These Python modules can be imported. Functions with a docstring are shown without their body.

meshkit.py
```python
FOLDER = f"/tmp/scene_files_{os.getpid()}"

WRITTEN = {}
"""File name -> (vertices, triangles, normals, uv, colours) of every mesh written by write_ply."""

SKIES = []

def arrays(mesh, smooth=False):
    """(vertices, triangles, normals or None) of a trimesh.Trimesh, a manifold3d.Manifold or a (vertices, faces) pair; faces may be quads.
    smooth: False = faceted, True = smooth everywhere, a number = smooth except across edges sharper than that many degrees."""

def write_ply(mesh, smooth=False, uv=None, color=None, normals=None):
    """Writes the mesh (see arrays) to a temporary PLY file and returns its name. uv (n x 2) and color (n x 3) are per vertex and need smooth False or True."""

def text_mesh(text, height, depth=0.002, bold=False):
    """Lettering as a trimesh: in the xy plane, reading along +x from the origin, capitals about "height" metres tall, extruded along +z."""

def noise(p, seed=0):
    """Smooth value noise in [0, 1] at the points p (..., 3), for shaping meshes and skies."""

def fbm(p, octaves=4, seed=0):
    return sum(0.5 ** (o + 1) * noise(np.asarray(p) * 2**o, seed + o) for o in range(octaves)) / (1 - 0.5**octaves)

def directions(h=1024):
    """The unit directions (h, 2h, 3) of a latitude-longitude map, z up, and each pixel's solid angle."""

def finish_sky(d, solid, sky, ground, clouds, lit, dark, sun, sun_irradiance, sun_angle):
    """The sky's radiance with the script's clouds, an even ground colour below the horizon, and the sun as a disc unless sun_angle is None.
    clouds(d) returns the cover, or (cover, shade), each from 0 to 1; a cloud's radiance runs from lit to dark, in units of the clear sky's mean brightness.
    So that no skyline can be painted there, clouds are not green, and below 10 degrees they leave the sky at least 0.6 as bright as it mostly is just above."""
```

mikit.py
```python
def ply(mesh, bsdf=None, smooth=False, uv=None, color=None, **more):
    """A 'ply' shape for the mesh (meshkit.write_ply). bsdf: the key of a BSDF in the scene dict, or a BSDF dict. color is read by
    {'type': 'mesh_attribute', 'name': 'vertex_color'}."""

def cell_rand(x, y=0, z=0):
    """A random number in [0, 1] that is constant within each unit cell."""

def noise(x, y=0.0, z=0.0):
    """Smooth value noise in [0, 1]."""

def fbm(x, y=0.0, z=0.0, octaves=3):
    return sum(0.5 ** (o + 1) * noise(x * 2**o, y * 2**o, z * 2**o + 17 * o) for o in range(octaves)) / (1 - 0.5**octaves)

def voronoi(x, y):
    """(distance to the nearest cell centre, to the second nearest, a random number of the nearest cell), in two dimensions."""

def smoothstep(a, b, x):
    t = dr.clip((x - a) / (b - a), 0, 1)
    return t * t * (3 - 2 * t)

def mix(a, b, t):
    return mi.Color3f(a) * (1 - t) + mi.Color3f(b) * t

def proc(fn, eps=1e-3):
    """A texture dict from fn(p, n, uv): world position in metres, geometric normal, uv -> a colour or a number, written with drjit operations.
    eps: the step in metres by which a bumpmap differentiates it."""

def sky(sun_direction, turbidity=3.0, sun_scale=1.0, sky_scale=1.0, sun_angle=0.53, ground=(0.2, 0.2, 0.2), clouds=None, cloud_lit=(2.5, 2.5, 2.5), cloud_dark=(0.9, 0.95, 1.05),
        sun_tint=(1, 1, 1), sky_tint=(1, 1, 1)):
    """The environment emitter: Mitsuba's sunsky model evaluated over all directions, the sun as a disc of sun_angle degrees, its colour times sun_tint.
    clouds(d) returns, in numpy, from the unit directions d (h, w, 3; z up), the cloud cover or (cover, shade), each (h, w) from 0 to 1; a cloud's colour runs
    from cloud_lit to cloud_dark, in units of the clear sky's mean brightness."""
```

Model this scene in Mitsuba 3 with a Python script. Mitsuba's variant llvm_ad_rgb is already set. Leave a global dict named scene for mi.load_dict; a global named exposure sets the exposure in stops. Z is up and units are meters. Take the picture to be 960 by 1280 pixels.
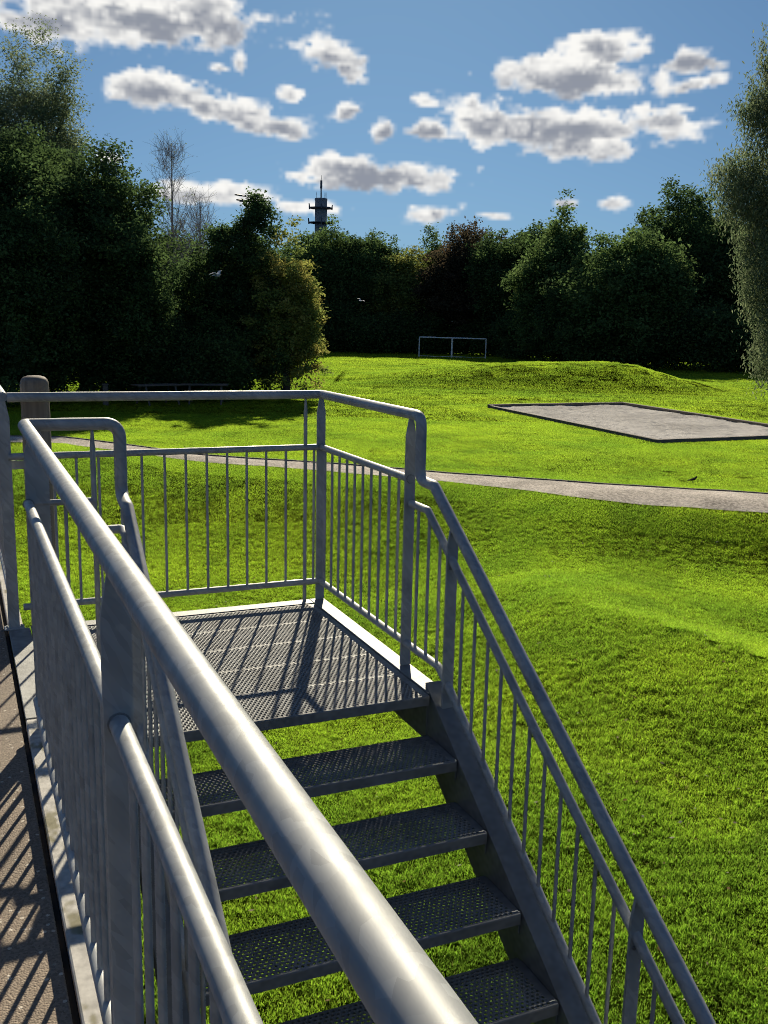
import math
import numpy as np, trimesh, mitsuba as mi, mikit, meshkit
import drjit as dr
from scipy.interpolate import RBFInterpolator, CubicSpline
from mikit import noise, fbm, smoothstep, mix, voronoi

T = mi.ScalarTransform4f
scene, labels = {}, {}

# ------------------------------------------------------------------ camera, sky, exposure
EYE = np.array([0.0, 0.0, 1.443])
PITCH, YAW, ROLL = np.radians([10.988, 23.846, 1.2554])
fw = np.array([math.sin(YAW) * math.cos(PITCH), math.cos(YAW) * math.cos(PITCH), -math.sin(PITCH)])
rt = np.array([math.cos(YAW), -math.sin(YAW), 0.0])
up = np.cross(rt, fw)
up = -rt * math.sin(ROLL) + up * math.cos(ROLL)
scene['camera'] = {'type': 'perspective', 'fov': math.degrees(2 * math.atan(480 / 1218.6)), 'fov_axis': 'x', 'near_clip': 0.05, 'far_clip': 6000.0,
                   'to_world': T().look_at(origin=EYE.tolist(), target=(EYE + fw).tolist(), up=up.tolist())}
exposure = 2.58
SUN = np.array([0.630, 1.456, 1.0])

# clouds: (azimuth, elevation, half width, half height, tilt) in degrees on the sky, each torn by noise
CLOUDS = [(9.78,15.1,8.25,1.9,0),(5.54,14.6,3.39,1.2,0),(13.55,15.36,3.41,2.0,0),(11.2,11.75,3.6,1.15,-4),(14.6,11.0,4.2,1.05,-9),(17.6,10.35,2.4,0.7,-2),
 (20.32,13.99,2.18,1.13,-8),(21.11,13.44,1.35,0.70,-20),(23.21,7.94,5.45,1.13,-2),(20.74,8.29,2.37,0.94,0),(34.01,12.92,4.82,1.41,-3),(35.19,14.34,2.67,1.03,0),(32.66,10.37,6.20,1.41,0),
 (28.69,10.78,2.39,1.41,0),(38.58,10.67,3.11,1.03,-6),(34.65,9.54,4.28,0.85,0),(39.58,13.58,1.74,0.75,-5),(39.87,12.48,1.68,0.42,8),(25.65,11.88,1.06,0.52,0),(23.29,10.26,0.86,0.70,20),
 (26.05,10.31,1.43,0.70,-5),(26.41,6.04,1.79,0.61,10),(29.56,6.00,1.32,0.28,-5),(14.08,6.67,4.25,0.85,0),(19.19,6.22,2.83,0.56,0),(33.65,6.66,0.95,0.28,0),(36.25,6.69,1.13,0.38,0),
 (21.37,11.27,1.15,0.47,15),(18.14,12.03,0.77,0.56,0),(28.21,11.78,0.72,0.56,30),(15.45,13.39,0.58,0.66,0),(14.37,13.10,0.67,0.33,0),(8.56,8.25,0.66,0.42,0),(22.31,7.79,1.42,0.56,0)]
_r = np.random.default_rng(5)
for _ in range(150):   # the same kind of scattered fair-weather clouds all round the rest of the sky
    a, e = _r.uniform(54, 354), math.degrees(math.asin(_r.uniform(0.08, 0.8)))
    w = _r.uniform(1.5, 6)
    CLOUDS.append((a, e, w / math.cos(math.radians(e)), w * _r.uniform(0.2, 0.35), _r.uniform(-8, 8)))


def clouds(d):
    az = np.degrees(np.arctan2(d[..., 0], d[..., 1])) % 360
    az = np.where(az > 354, az - 360, az)
    el = np.degrees(np.arcsin(np.clip(d[..., 2], -1, 1)))
    best, low = np.full(az.shape, -9.0), np.zeros(az.shape)
    for a, e, rx, ry, t in CLOUDS:
        m = (np.abs(az - a) < rx * 1.7) & (np.abs(el - e) < ry * 1.8 + rx * 0.25)
        if not m.any():
            continue
        c, s = math.cos(math.radians(t)), math.sin(math.radians(t))
        dx, dy = az[m] - a, el[m] - e
        dx, dy = dx * c + dy * s, -dx * s + dy * c
        dy = np.where(dy < 0, dy * 1.25, dy)
        v = 1 - np.sqrt((dx / rx) ** 2 + (dy / ry) ** 2)
        v = v * min(1.0, 0.55 + ry * 0.4)
        b = best[m]
        lo = low[m]
        lo = np.where(v > b, -dy / ry, lo)
        best[m], low[m] = np.maximum(b, v), lo
    p = np.stack([az, el * 1.6, np.zeros_like(az)], -1)
    n1 = meshkit.fbm(p * 0.5 + 3.1, 2, 3)
    n2 = meshkit.fbm(p * 1.05 + 7.7, 5, 11)
    puff = 1 - np.abs(meshkit.fbm(p * 1.5 + 2.2, 3, 41) * 2 - 1) * 2       # billows
    v = best + (n1 - 0.5) * 0.4 + (n2 - 0.5) * 1.25 + (puff - 0.45) * 0.22
    cover = np.clip((v - 0.05) / 0.36, 0, 1)
    cover = cover * cover * (3 - 2 * cover)
    n3 = meshkit.fbm(p * np.array([0.55, 0.8, 1]) + 17.7, 3, 23)
    thick = best * 0.9 + (n2 - 0.5) * 0.65 + (n3 - 0.5) * 1.15 + (puff - 0.5) * 0.35 + np.clip(low, -1, 1) * 0.22
    sh = np.clip((thick - 0.16) / 0.80, 0, 1)
    return cover, sh * sh * (3 - 2 * sh)


scene['sky'] = mikit.sky(SUN, turbidity=2.5, clouds=clouds, sun_tint=(0.90, 1.0, 1.12), sky_scale=0.345, cloud_lit=(7.6, 7.5, 7.2), cloud_dark=(2.2, 2.4, 2.85), sky_tint=(0.47, 0.70, 0.98))

# ------------------------------------------------------------------ helpers
count = {}


def numbered(name):
    n = count.get(name, 0)
    count[name] = n + 1
    return name if n == 0 else f'{name}_{n:03d}'


def tag(key, label=None, category=None, group=None, kind=None):
    labels[key] = {k: v for k, v in dict(label=label, category=category, group=group, kind=kind).items() if v}
    return key


def thing(name, label, category, group=None):
    return tag(numbered(name), label, category, group)


def part(parent, name, mesh, bsdf, smooth=40, label=None, **kw):
    key = numbered(f'{parent}__{name}')
    scene[key] = mikit.ply(mesh, bsdf, smooth, **kw) if not isinstance(mesh, dict) else dict(mesh)
    if label:
        tag(key, label)
    return key


def join(ms):
    return trimesh.util.concatenate(list(ms))


def box(lo, hi, ch=0.002):
    lo, hi = np.array(lo, float), np.array(hi, float)
    ch = min(ch, (hi - lo).min() * 0.3)
    pts = []
    for sx in (0, 1):
        for sy in (0, 1):
            for sz in (0, 1):
                c = np.where([sx, sy, sz], hi, lo)
                s = np.where([sx, sy, sz], -1, 1) * ch
                for k in range(3):
                    q = c + s
                    q[k] = c[k]
                    pts.append(q)
    return trimesh.convex.convex_hull(np.array(pts))


def fillet(pts, r, seg=7):
    """The polyline with each inner corner rounded to radius r (one number or one per corner)."""
    pts = [np.array(p, float) for p in pts]
    out = [pts[0]]
    for i in range(1, len(pts) - 1):
        ri = r[i - 1] if isinstance(r, (list, tuple)) else r
        a, b, c = pts[i - 1], pts[i], pts[i + 1]
        u, v = (a - b) / np.linalg.norm(a - b), (c - b) / np.linalg.norm(c - b)
        ang = math.acos(np.clip(u @ v, -1, 1))
        if ang > math.pi - 0.02 or ri <= 0:
            out.append(b)
            continue
        d = min(ri / math.tan(ang / 2), 0.48 * np.linalg.norm(a - b), 0.48 * np.linalg.norm(c - b))
        for t in np.linspace(0, 1, seg):
            p0, p1 = b + u * d, b + v * d
            out.append((1 - t) ** 2 * p0 + 2 * t * (1 - t) * b + t * t * p1)
    out.append(pts[-1])
    return np.array(out)


def sweep(pts, radii, sides=14, caps=True):
    p = np.asarray(pts, float)
    radii = np.broadcast_to(radii, (len(p),))
    seg = np.diff(p, axis=0)
    seg /= np.linalg.norm(seg, axis=1, keepdims=True) + 1e-12
    t = np.vstack([seg[:1], seg[:-1] + seg[1:], seg[-1:]])
    t /= np.linalg.norm(t, axis=1, keepdims=True) + 1e-12
    a = np.cross(t[0], [0, 0, 1.0] if abs(t[0][2]) < 0.9 else [1.0, 0, 0])
    a /= np.linalg.norm(a)
    ang = np.arange(sides) * 2 * np.pi / sides
    rings = []
    for i in range(len(p)):
        a = a - t[i] * (a @ t[i])
        a /= np.linalg.norm(a) + 1e-12
        b = np.cross(t[i], a)
        rings.append(p[i] + radii[i] * (np.cos(ang)[:, None] * a + np.sin(ang)[:, None] * b))
    v = np.vstack(rings)
    n = len(p)
    i, j = np.meshgrid(np.arange(n - 1), np.arange(sides), indexing='ij')
    A, B, C, D = i * sides + j, i * sides + (j + 1) % sides, (i + 1) * sides + (j + 1) % sides, (i + 1) * sides + j
    f = np.vstack([np.stack([A, B, C], -1).reshape(-1, 3), np.stack([A, C, D], -1).reshape(-1, 3)])
    if caps:
        k = np.arange(sides)
        v = np.vstack([v, p[:1], p[-1:]])
        f = np.vstack([f, np.stack([(k + 1) % sides, k, k * 0 + len(v) - 2], 1), np.stack([(n - 1) * sides + k, (n - 1) * sides + (k + 1) % sides, k * 0 + len(v) - 1], 1)])
    return trimesh.Trimesh(v, f, process=False)


def rod(p, q, r, sides=10):
    return sweep([p, q], r, sides)


def srgb(r, g, b):
    return [((c / 255 + 0.055) / 1.055) ** 2.4 if c > 10 else c / 255 / 12.92 for c in (r, g, b)]


def rgb(*c):
    return {'type': 'rgb', 'value': list(c)}


# ------------------------------------------------------------------ materials
def galv_tone(p, n, uv):
    big = fbm(p.x * 11 + p.z * 5, p.y * 11 - p.z * 4, p.z * 11 + p.x * 3, 3)
    f1, f2, w = voronoi((p.x + 0.6 * p.z) * 75 + 0.3 * p.y * 75, (p.y - 0.5 * p.z) * 60 - p.x * 20)     # zinc spangle
    v = 0.31 + 0.18 * (big - 0.5) + 0.07 * (w - 0.5)
    scuff = smoothstep(0.60, 0.70, fbm(p.x * 33 + 8, p.y * 33 + p.x * 12, p.z * 33, 2))
    return mix(mi.Color3f(v * 0.955, v * 1.0, v * 1.01), (0.40, 0.41, 0.39), scuff * 0.35)


def galv_rough(p, n, uv):
    return 0.56 + 0.3 * (fbm(p.x * 22 + 9 + p.y * 7, p.y * 22 - p.x * 8, p.z * 22, 3) - 0.5)


scene['galvanised'] = {'type': 'twosided', 'bsdf': {'type': 'principled', 'base_color': mikit.proc(galv_tone), 'metallic': 0.22, 'roughness': mikit.proc(galv_rough), 'specular': 0.5}}


def galv_dull(p, n, uv):
    v = 0.18 + 0.11 * (fbm(p.x * 9, p.y * 9, p.z * 9, 3) - 0.5) + 0.06 * (noise(p.x * 60, p.y * 60, p.z * 60) - 0.5)
    return mi.Color3f(v * 0.97, v, v * 0.99)


scene['galvanised_dull'] = {'type': 'twosided', 'bsdf': {'type': 'principled', 'base_color': mikit.proc(galv_dull), 'metallic': 0.3, 'roughness': 0.6, 'specular': 0.5}}


def deck_tone(p, n, uv):
    f1, f2, w = voronoi(p.x * 190, p.y * 190)
    f3, f4, w2 = voronoi(p.x * 75 + 11, p.y * 75)
    base = mix((0.120, 0.092, 0.068), (0.20, 0.158, 0.118), w)
    base = mix(base, (0.38, 0.34, 0.28), smoothstep(0.93, 0.97, w2) * smoothstep(0.42, 0.3, f3))
    dirt = fbm(p.x * 4, p.y * 4, 0, 3)
    return base * (0.65 + 0.7 * dirt)


def deck_bump(p, n, uv):
    f1, f2, w = voronoi(p.x * 190, p.y * 190)
    return (0.6 - f1) * 0.6


scene['grit_deck'] = {'type': 'bumpmap', 'arbitrary': mikit.proc(deck_bump, 6e-4), 'scale': 0.0035, 'bsdf': {'type': 'principled', 'base_color': mikit.proc(deck_tone), 'roughness': 0.75, 'specular': 0.4}}


def sill_tone(p, n, uv):
    moss = smoothstep(0.5, 0.72, fbm(p.x * 26, p.y * 13, 2, 3))
    v = 0.40 + 0.25 * (fbm(p.x * 60, p.y * 60, 5, 3) - 0.5)
    c = mi.Color3f(v, v * 0.97, v * 0.90)
    return mix(c, (0.13, 0.12, 0.055), moss * 0.8)


scene['mossy_concrete'] = {'type': 'principled', 'base_color': mikit.proc(sill_tone), 'roughness': 0.85, 'specular': 0.25}


def wood_tone(p, n, uv):
    g = fbm(p.x * 70, p.y * 70, p.z * 3.5, 3)
    v = mix((0.10, 0.085, 0.07), (0.26, 0.225, 0.185), g)
    return v


scene['weathered_wood'] = {'type': 'principled', 'base_color': mikit.proc(wood_tone), 'roughness': 0.75, 'specular': 0.3}
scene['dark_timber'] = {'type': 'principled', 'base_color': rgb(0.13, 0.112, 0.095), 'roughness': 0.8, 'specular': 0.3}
scene['bench_wood'] = {'type': 'principled', 'base_color': rgb(0.13, 0.112, 0.095), 'roughness': 0.8, 'specular': 0.3}
scene['white_paint'] = {'type': 'principled', 'base_color': rgb(0.78, 0.78, 0.76), 'roughness': 0.4, 'specular': 0.5}
scene['gap_black'] = {'type': 'principled', 'base_color': rgb(0.02, 0.02, 0.02), 'roughness': 0.7, 'specular': 0.3}  # black that paints the shade down the gap beside the deck
scene['tower_concrete'] = {'type': 'principled', 'base_color': rgb(0.26, 0.27, 0.27), 'roughness': 0.9, 'specular': 0.2}
scene['tower_steel'] = {'type': 'principled', 'base_color': rgb(0.10, 0.11, 0.12), 'roughness': 0.6, 'specular': 0.4}
scene['lamp_grey'] = {'type': 'principled', 'base_color': rgb(0.12, 0.13, 0.14), 'roughness': 0.5, 'specular': 0.4}
scene['gull_white'] = {'type': 'twosided', 'bsdf': {'type': 'principled', 'base_color': rgb(0.7, 0.7, 0.69), 'roughness': 0.7, 'specular': 0.2}}
scene['gull_grey'] = {'type': 'twosided', 'bsdf': {'type': 'principled', 'base_color': rgb(0.62, 0.64, 0.66), 'roughness': 0.7, 'specular': 0.2}}
scene['black_plumage'] = {'type': 'principled', 'base_color': rgb(0.010, 0.010, 0.012), 'roughness': 0.85, 'specular': 0.08}
scene['orange_bill'] = {'type': 'principled', 'base_color': rgb(0.5, 0.25, 0.03), 'roughness': 0.5, 'specular': 0.4}


def path_tone(p, n, uv):
    f1, f2, w = voronoi(p.x * 28, p.y * 28)
    v = 0.32 + 0.24 * (w - 0.5) + 0.34 * (fbm(p.x * 1.7, p.y * 1.7, 0, 5) - 0.5)
    return mi.Color3f(v * 1.03, v * 0.92, v * 0.79)


scene['gravel'] = {'type': 'principled', 'base_color': mikit.proc(path_tone), 'roughness': 0.9, 'specular': 0.2}


def sand_tone(p, n, uv):
    v = 0.36 + 0.26 * (fbm(p.x * 0.55, p.y * 0.55, 3, 4) - 0.5) + 0.12 * (fbm(p.x * 6, p.y * 6, 3, 3) - 0.5)
    return mi.Color3f(v * 1.0, v * 0.95, v * 0.87)


def sand_bump(p, n, uv):
    return fbm(p.x * 3.2, p.y * 3.2, 1, 4)


scene['sand'] = {'type': 'bumpmap', 'arbitrary': mikit.proc(sand_bump, 0.02), 'scale': 0.10, 'bsdf': {'type': 'principled', 'base_color': mikit.proc(sand_tone), 'roughness': 0.95, 'specular': 0.15}}


def lawn_patch(p):
    """0 to 1: where the lawn is yellower and where it is deeper green; long faint bands follow the mower."""
    s, t = p.x * math.sin(YAW) + p.y * math.cos(YAW), p.x * math.cos(YAW) - p.y * math.sin(YAW)
    a = fbm(p.x * 0.22, p.y * 0.22, 1.0, 3)
    b = fbm(p.x * 1.3, p.y * 1.3, 4.0, 3)
    c = fbm(s * 0.55, t * 0.06, 9.0, 2)
    return dr.clip(0.5 + 1.1 * (a - 0.5) + 1.0 * (b - 0.5) + 0.8 * (c - 0.5), 0, 1)


def blade_tone(p, n, uv):
    t = lawn_patch(p)
    c = mix((0.230, 0.405, 0.036), (0.385, 0.565, 0.042), t)
    h = noise(p.x * 60, p.y * 60, 8.0)
    c = c * (0.60 + 0.80 * h)
    clover = smoothstep(0.62, 0.75, fbm(p.x * 0.9 + 40, p.y * 0.9, 6.0, 3))
    c = mix(c, mi.Color3f(0.100, 0.21, 0.026) * (0.7 + 0.6 * h), clover * 0.35)
    return mix(c, (0.36, 0.31, 0.13), smoothstep(0.88, 0.96, noise(p.x * 45 + 7, p.y * 45, 3.0)) * 0.65)


def soil_tone(p, n, uv):
    t = lawn_patch(p)
    c = mix((0.17, 0.255, 0.026), (0.25, 0.32, 0.028), t)
    return c * (0.6 + 0.8 * fbm(p.x * 9, p.y * 9, 2, 3))


scene['grass_blade'] = {'type': 'principledthin', 'base_color': mikit.proc(blade_tone), 'roughness': 0.40, 'diff_trans': 1.5, 'spec_trans': 0.0, 'eta': 1.35}
scene['lawn_soil'] = {'type': 'principled', 'base_color': mikit.proc(soil_tone), 'roughness': 0.95, 'specular': 0.1}
scene['leaf'] = {'type': 'principledthin', 'base_color': {'type': 'mesh_attribute', 'name': 'vertex_color'}, 'roughness': 0.36, 'diff_trans': 0.9, 'spec_trans': 0.0, 'eta': 1.45}
scene['bark'] = {'type': 'principled', 'base_color': rgb(0.07, 0.06, 0.05), 'roughness': 0.9, 'specular': 0.2}
scene['pale_bark'] = {'type': 'principled', 'base_color': rgb(0.28, 0.26, 0.25), 'roughness': 0.85, 'specular': 0.2}

# ------------------------------------------------------------------ terrain
FIELD = -1.8
CTRL = [(12.46,12.07,-2.36),(11.33,12.74,-2.36),(10.43,13.32,-2.38),(9.43,13.78,-2.38),(8.47,14.31,-2.50),(7.73,15.32,-2.60),(5.96,16.35,-2.70),(3.82,17.28,-2.75),(1.94,18.13,-2.80),(13.42,11.28,-2.32),(10.70,10.26,-2.58),(10.22,11.25,-2.56),(9.56,12.16,-2.52),(8.91,12.99,-2.46),(11.22,9.31,-2.65),(9.30,8.84,-2.70),(9.00,10.00,-2.64),(8.54,10.81,-2.54),(8.24,11.97,-2.48),(9.81,8.04,-2.82),(8.00,7.53,-2.76),(7.08,7.87,-2.76),(6.65,9.22,-2.72),(6.57,11.00,-2.77),(6.85,6.34,-2.92),(5.33,6.31,-3.00),(4.74,4.19,-3.10),(4.03,4.62,-3.20),(4.65,7.36,-3.00),(3.22,5.16,-3.30),(6.28,14.14,-2.90),(4.11,15.08,-2.95),(1.60,15.18,-3.00),(4.42,9.86,-3.15),(2.61,9.63,-3.25),(2.16,5.84,-3.35),(1.37,6.16,-3.35),(7.83,5.92,-2.90),(5.57,3.72,-3.00),
 (0, 0, -3.35), (-4, 3, -3.2), (3, 0, -3.3), (6, 0, -2.9), (-5, 10, -3.1), (-2, 16, -2.9), (-8, -4, -2.9), (4, -6, -2.9), (10, 2, -2.8), (14, 5, -2.5), (-9, 18, -2.6), (12, -6, -2.5)]
FAR = [(-10, 30), (-4, 30), (1.65, 27.81), (2.82, 27.16), (4.16, 25.08), (5.18, 23.26), (6.43, 22.06), (7.66, 21.05), (8.8, 19.96), (9.83, 18.81), (11.15, 17.64), (12.4, 16.51), (13.66, 15.53), (14.87, 14.57), (18.6, 11.4), (26, 5)]
NEAR = [(-10.3, 28.6), (-4.2, 28.6), (1.57, 26.56), (2.67, 25.78), (3.95, 23.87), (4.94, 22.18), (6.14, 21.07), (7.28, 20.01), (8.33, 18.89), (9.32, 17.83), (10.38, 16.39), (11.24, 14.93), (12.29, 13.93), (13.35, 13.04), (17.4, 10.0), (25, 3.7)]
pts = list(CTRL) + [(x, y, FIELD) for x, y in FAR + NEAR]
for s in (26, 32, 40):
    for t in (-22, -14, -7, 0, 7, 14, 22):
        pts.append((s * math.sin(YAW) + t * math.cos(YAW), s * math.cos(YAW) - t * math.sin(YAW), FIELD))
pts += [(x, y, FIELD) for x, y in ((30, 0), (30, -20), (-30, 20), (-30, 0), (-25, -25), (0, -30), (25, -30), (22, 6))]
pts = np.array(pts)
rbf = RBFInterpolator(pts[:, :2], pts[:, 2], kernel='thin_plate_spline', smoothing=0.004)
far_curve, near_curve = (CubicSpline(np.arange(len(c)), np.array(c)) for c in (FAR, NEAR))
TT = np.linspace(0, len(FAR) - 1, 220)
FAR_P, NEAR_P = far_curve(TT), near_curve(TT)


def sstep(a, b, x):
    t = np.clip((x - a) / (b - a), 0, 1)
    return t * t * (3 - 2 * t)


def path_distance(xy):
    """Signed distance from the path's two edges (negative on the path) at the points."""
    from scipy.spatial import cKDTree
    mid, half = (FAR_P + NEAR_P) / 2, np.linalg.norm(FAR_P - NEAR_P, axis=1) / 2
    d, i = cKDTree(mid).query(xy)
    along = np.gradient(mid, axis=0)[i]
    along /= np.linalg.norm(along, axis=1, keepdims=True)
    side = np.abs(np.cross(np.c_[along, np.zeros(len(xy))], np.c_[xy - mid[i], np.zeros(len(xy))])[:, 2])
    width = (FAR_P - NEAR_P)[i]
    sin = np.abs(along[:, 0] * width[:, 1] - along[:, 1] * width[:, 0]) / np.linalg.norm(width, axis=1)
    return side - half[i] * sin


PIT = [np.array(p) for p in ((19.49, 33.91), (26.0, 33.99), (25.05, 22.55), (18.51, 22.46))]


def pit_distance(xy):
    a, u, v = PIT[0], PIT[1] - PIT[0], PIT[3] - PIT[0]
    m = np.linalg.inv(np.stack([u, v], 1))
    q = (xy - a) @ m.T
    return np.maximum((np.abs(q[:, 0] - 0.5) - 0.5) * np.linalg.norm(u), (np.abs(q[:, 1] - 0.5) - 0.5) * np.linalg.norm(v))


RIDGE = [(8.11, 13.68), (7.65, 11.12), (7.85, 9.94), (8.3, 9.22), (8.63, 8.2), (9.03, 7.4), (9.34, 6.62)]


def ground_z(x, y):
    x, y = np.asarray(x, float), np.asarray(y, float)
    shape = x.shape
    xy = np.c_[x.ravel(), y.ravel()]
    r = np.linalg.norm(xy - [4, 8], axis=1)
    z = np.full(len(xy), FIELD)
    m = r < 36
    if m.any():
        w = sstep(24, 36, r[m])
        z[m] = rbf(xy[m]) * (1 - w) + FIELD * w
    calm = sstep(0.1, 1.5, path_distance(xy)) * sstep(0.1, 1.5, pit_distance(xy))
    p3 = np.c_[xy, np.zeros(len(xy))]
    z += calm * ((meshkit.fbm(p3 * 0.35, 2, 2) - 0.5) * 0.07 + (meshkit.fbm(p3 * 1.8, 2, 5) - 0.5) * 0.022 * (r < 40))
    # the sharp little ridge that runs from the bank towards the right foreground: steeper on its far side
    rx, ry = np.array(RIDGE)[:, 0], np.array(RIDGE)[:, 1]
    m = r < 20
    q = np.linspace(0, len(RIDGE) - 1, 120)
    rp = CubicSpline(np.arange(len(RIDGE)), np.array(RIDGE))(q)
    rp = np.c_[np.convolve(np.pad(rp[:, 0], 12, 'edge'), np.ones(25) / 25, 'valid'), np.convolve(np.pad(rp[:, 1], 12, 'edge'), np.ones(25) / 25, 'valid')]
    d2 = ((xy[m][:, None, :] - rp[None]) ** 2).sum(-1) if m.any() else np.zeros((0, 120))
    kk = d2.argmin(1)
    dist = np.sqrt(d2.min(1)) if m.any() else np.zeros(0)
    tg = np.gradient(rp, axis=0)[kk]
    far_side = (tg[:, 0] * (xy[m] - rp[kk])[:, 1] - tg[:, 1] * (xy[m] - rp[kk])[:, 0]) > 0
    amp = np.interp(q[kk], [0, 1.0, 2, len(RIDGE) - 1], [0.0, 0.27, 0.38, 0.36])
    wide = np.where(far_side, 1.8, 2.8)
    soft = np.sqrt(dist ** 2 + 0.06 ** 2) - 0.06
    z[m] += amp * np.clip(1 - soft / wide, 0, 1) ** 1.25
    # the long low mound in the far field
    s, t = xy @ [math.sin(YAW), math.cos(YAW)], xy @ [math.cos(YAW), -math.sin(YAW)]
    prof = np.interp(t, [-2.5, 0.5, 3.0, 6.0, 9.5, 13.2, 15.0, 17.4, 20], [0, .30, .70, .95, 1.08, 1.18, 1.0, .30, 0])
    across = sstep(49.0, 58.5, s) * sstep(68, 60, s)
    z += prof * across * (1 + 0.12 * (meshkit.fbm(p3 * 0.8, 2, 9) - 0.5))
    # ground swells a little in the right field, far out
    z += 0.15 * sstep(24, 32, t) * sstep(35, 55, s)
    return z.reshape(shape)


az = np.radians(np.concatenate([np.arange(-6, 54, 0.25), np.arange(54, 354, 3.0)]))
rad = np.concatenate([[0.0], np.geomspace(1.0, 150, 330), np.geomspace(160, 5000, 24)])
A, Rr = np.meshgrid(az, rad)
GX, GY = Rr * np.sin(A), Rr * np.cos(A)
GZ = ground_z(GX, GY)
n_r, n_a = GX.shape
i, j = np.meshgrid(np.arange(n_r - 1), np.arange(n_a), indexing='ij')
q = np.stack([i * n_a + j, i * n_a + (j + 1) % n_a, (i + 1) * n_a + (j + 1) % n_a, (i + 1) * n_a + j], -1).reshape(-1, 4)
ground = trimesh.Trimesh(np.stack([GX, GY, GZ], -1).reshape(-1, 3), np.vstack([q[:, [0, 2, 1]], q[:, [0, 3, 2]]]), process=False)
scene['lawn_ground'] = mikit.ply(ground, 'lawn_soil', True)
tag('lawn_ground', 'mown park lawn with hollows and banks', kind='structure')

# gravel path with a dark strip put in for the shaded grass lip beyond it
cols = []
for k in np.linspace(0, 1, 9):
    xy = FAR_P * (1 - k) + NEAR_P * k
    cols.append(np.c_[xy, ground_z(xy[:, 0], xy[:, 1]) + 0.022 + 0.012 * (1 - (2 * k - 1) ** 2) + 0.008 * (meshkit.noise(np.c_[xy * 2.3, xy[:, 0] * 0]) - 0.5)])
v = np.stack(cols, 1).reshape(-1, 3)
i, j = np.meshgrid(np.arange(len(TT) - 1), np.arange(8), indexing='ij')
q = np.stack([i * 9 + j, (i + 1) * 9 + j, (i + 1) * 9 + j + 1, i * 9 + j + 1], -1).reshape(-1, 4)
scene['gravel_path'] = mikit.ply(trimesh.Trimesh(v, np.vstack([q[:, [0, 2, 1]], q[:, [0, 3, 2]]]), process=False), 'gravel', True)
tag('gravel_path', 'narrow pale gravel path curving across the lawn', kind='structure')
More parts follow.
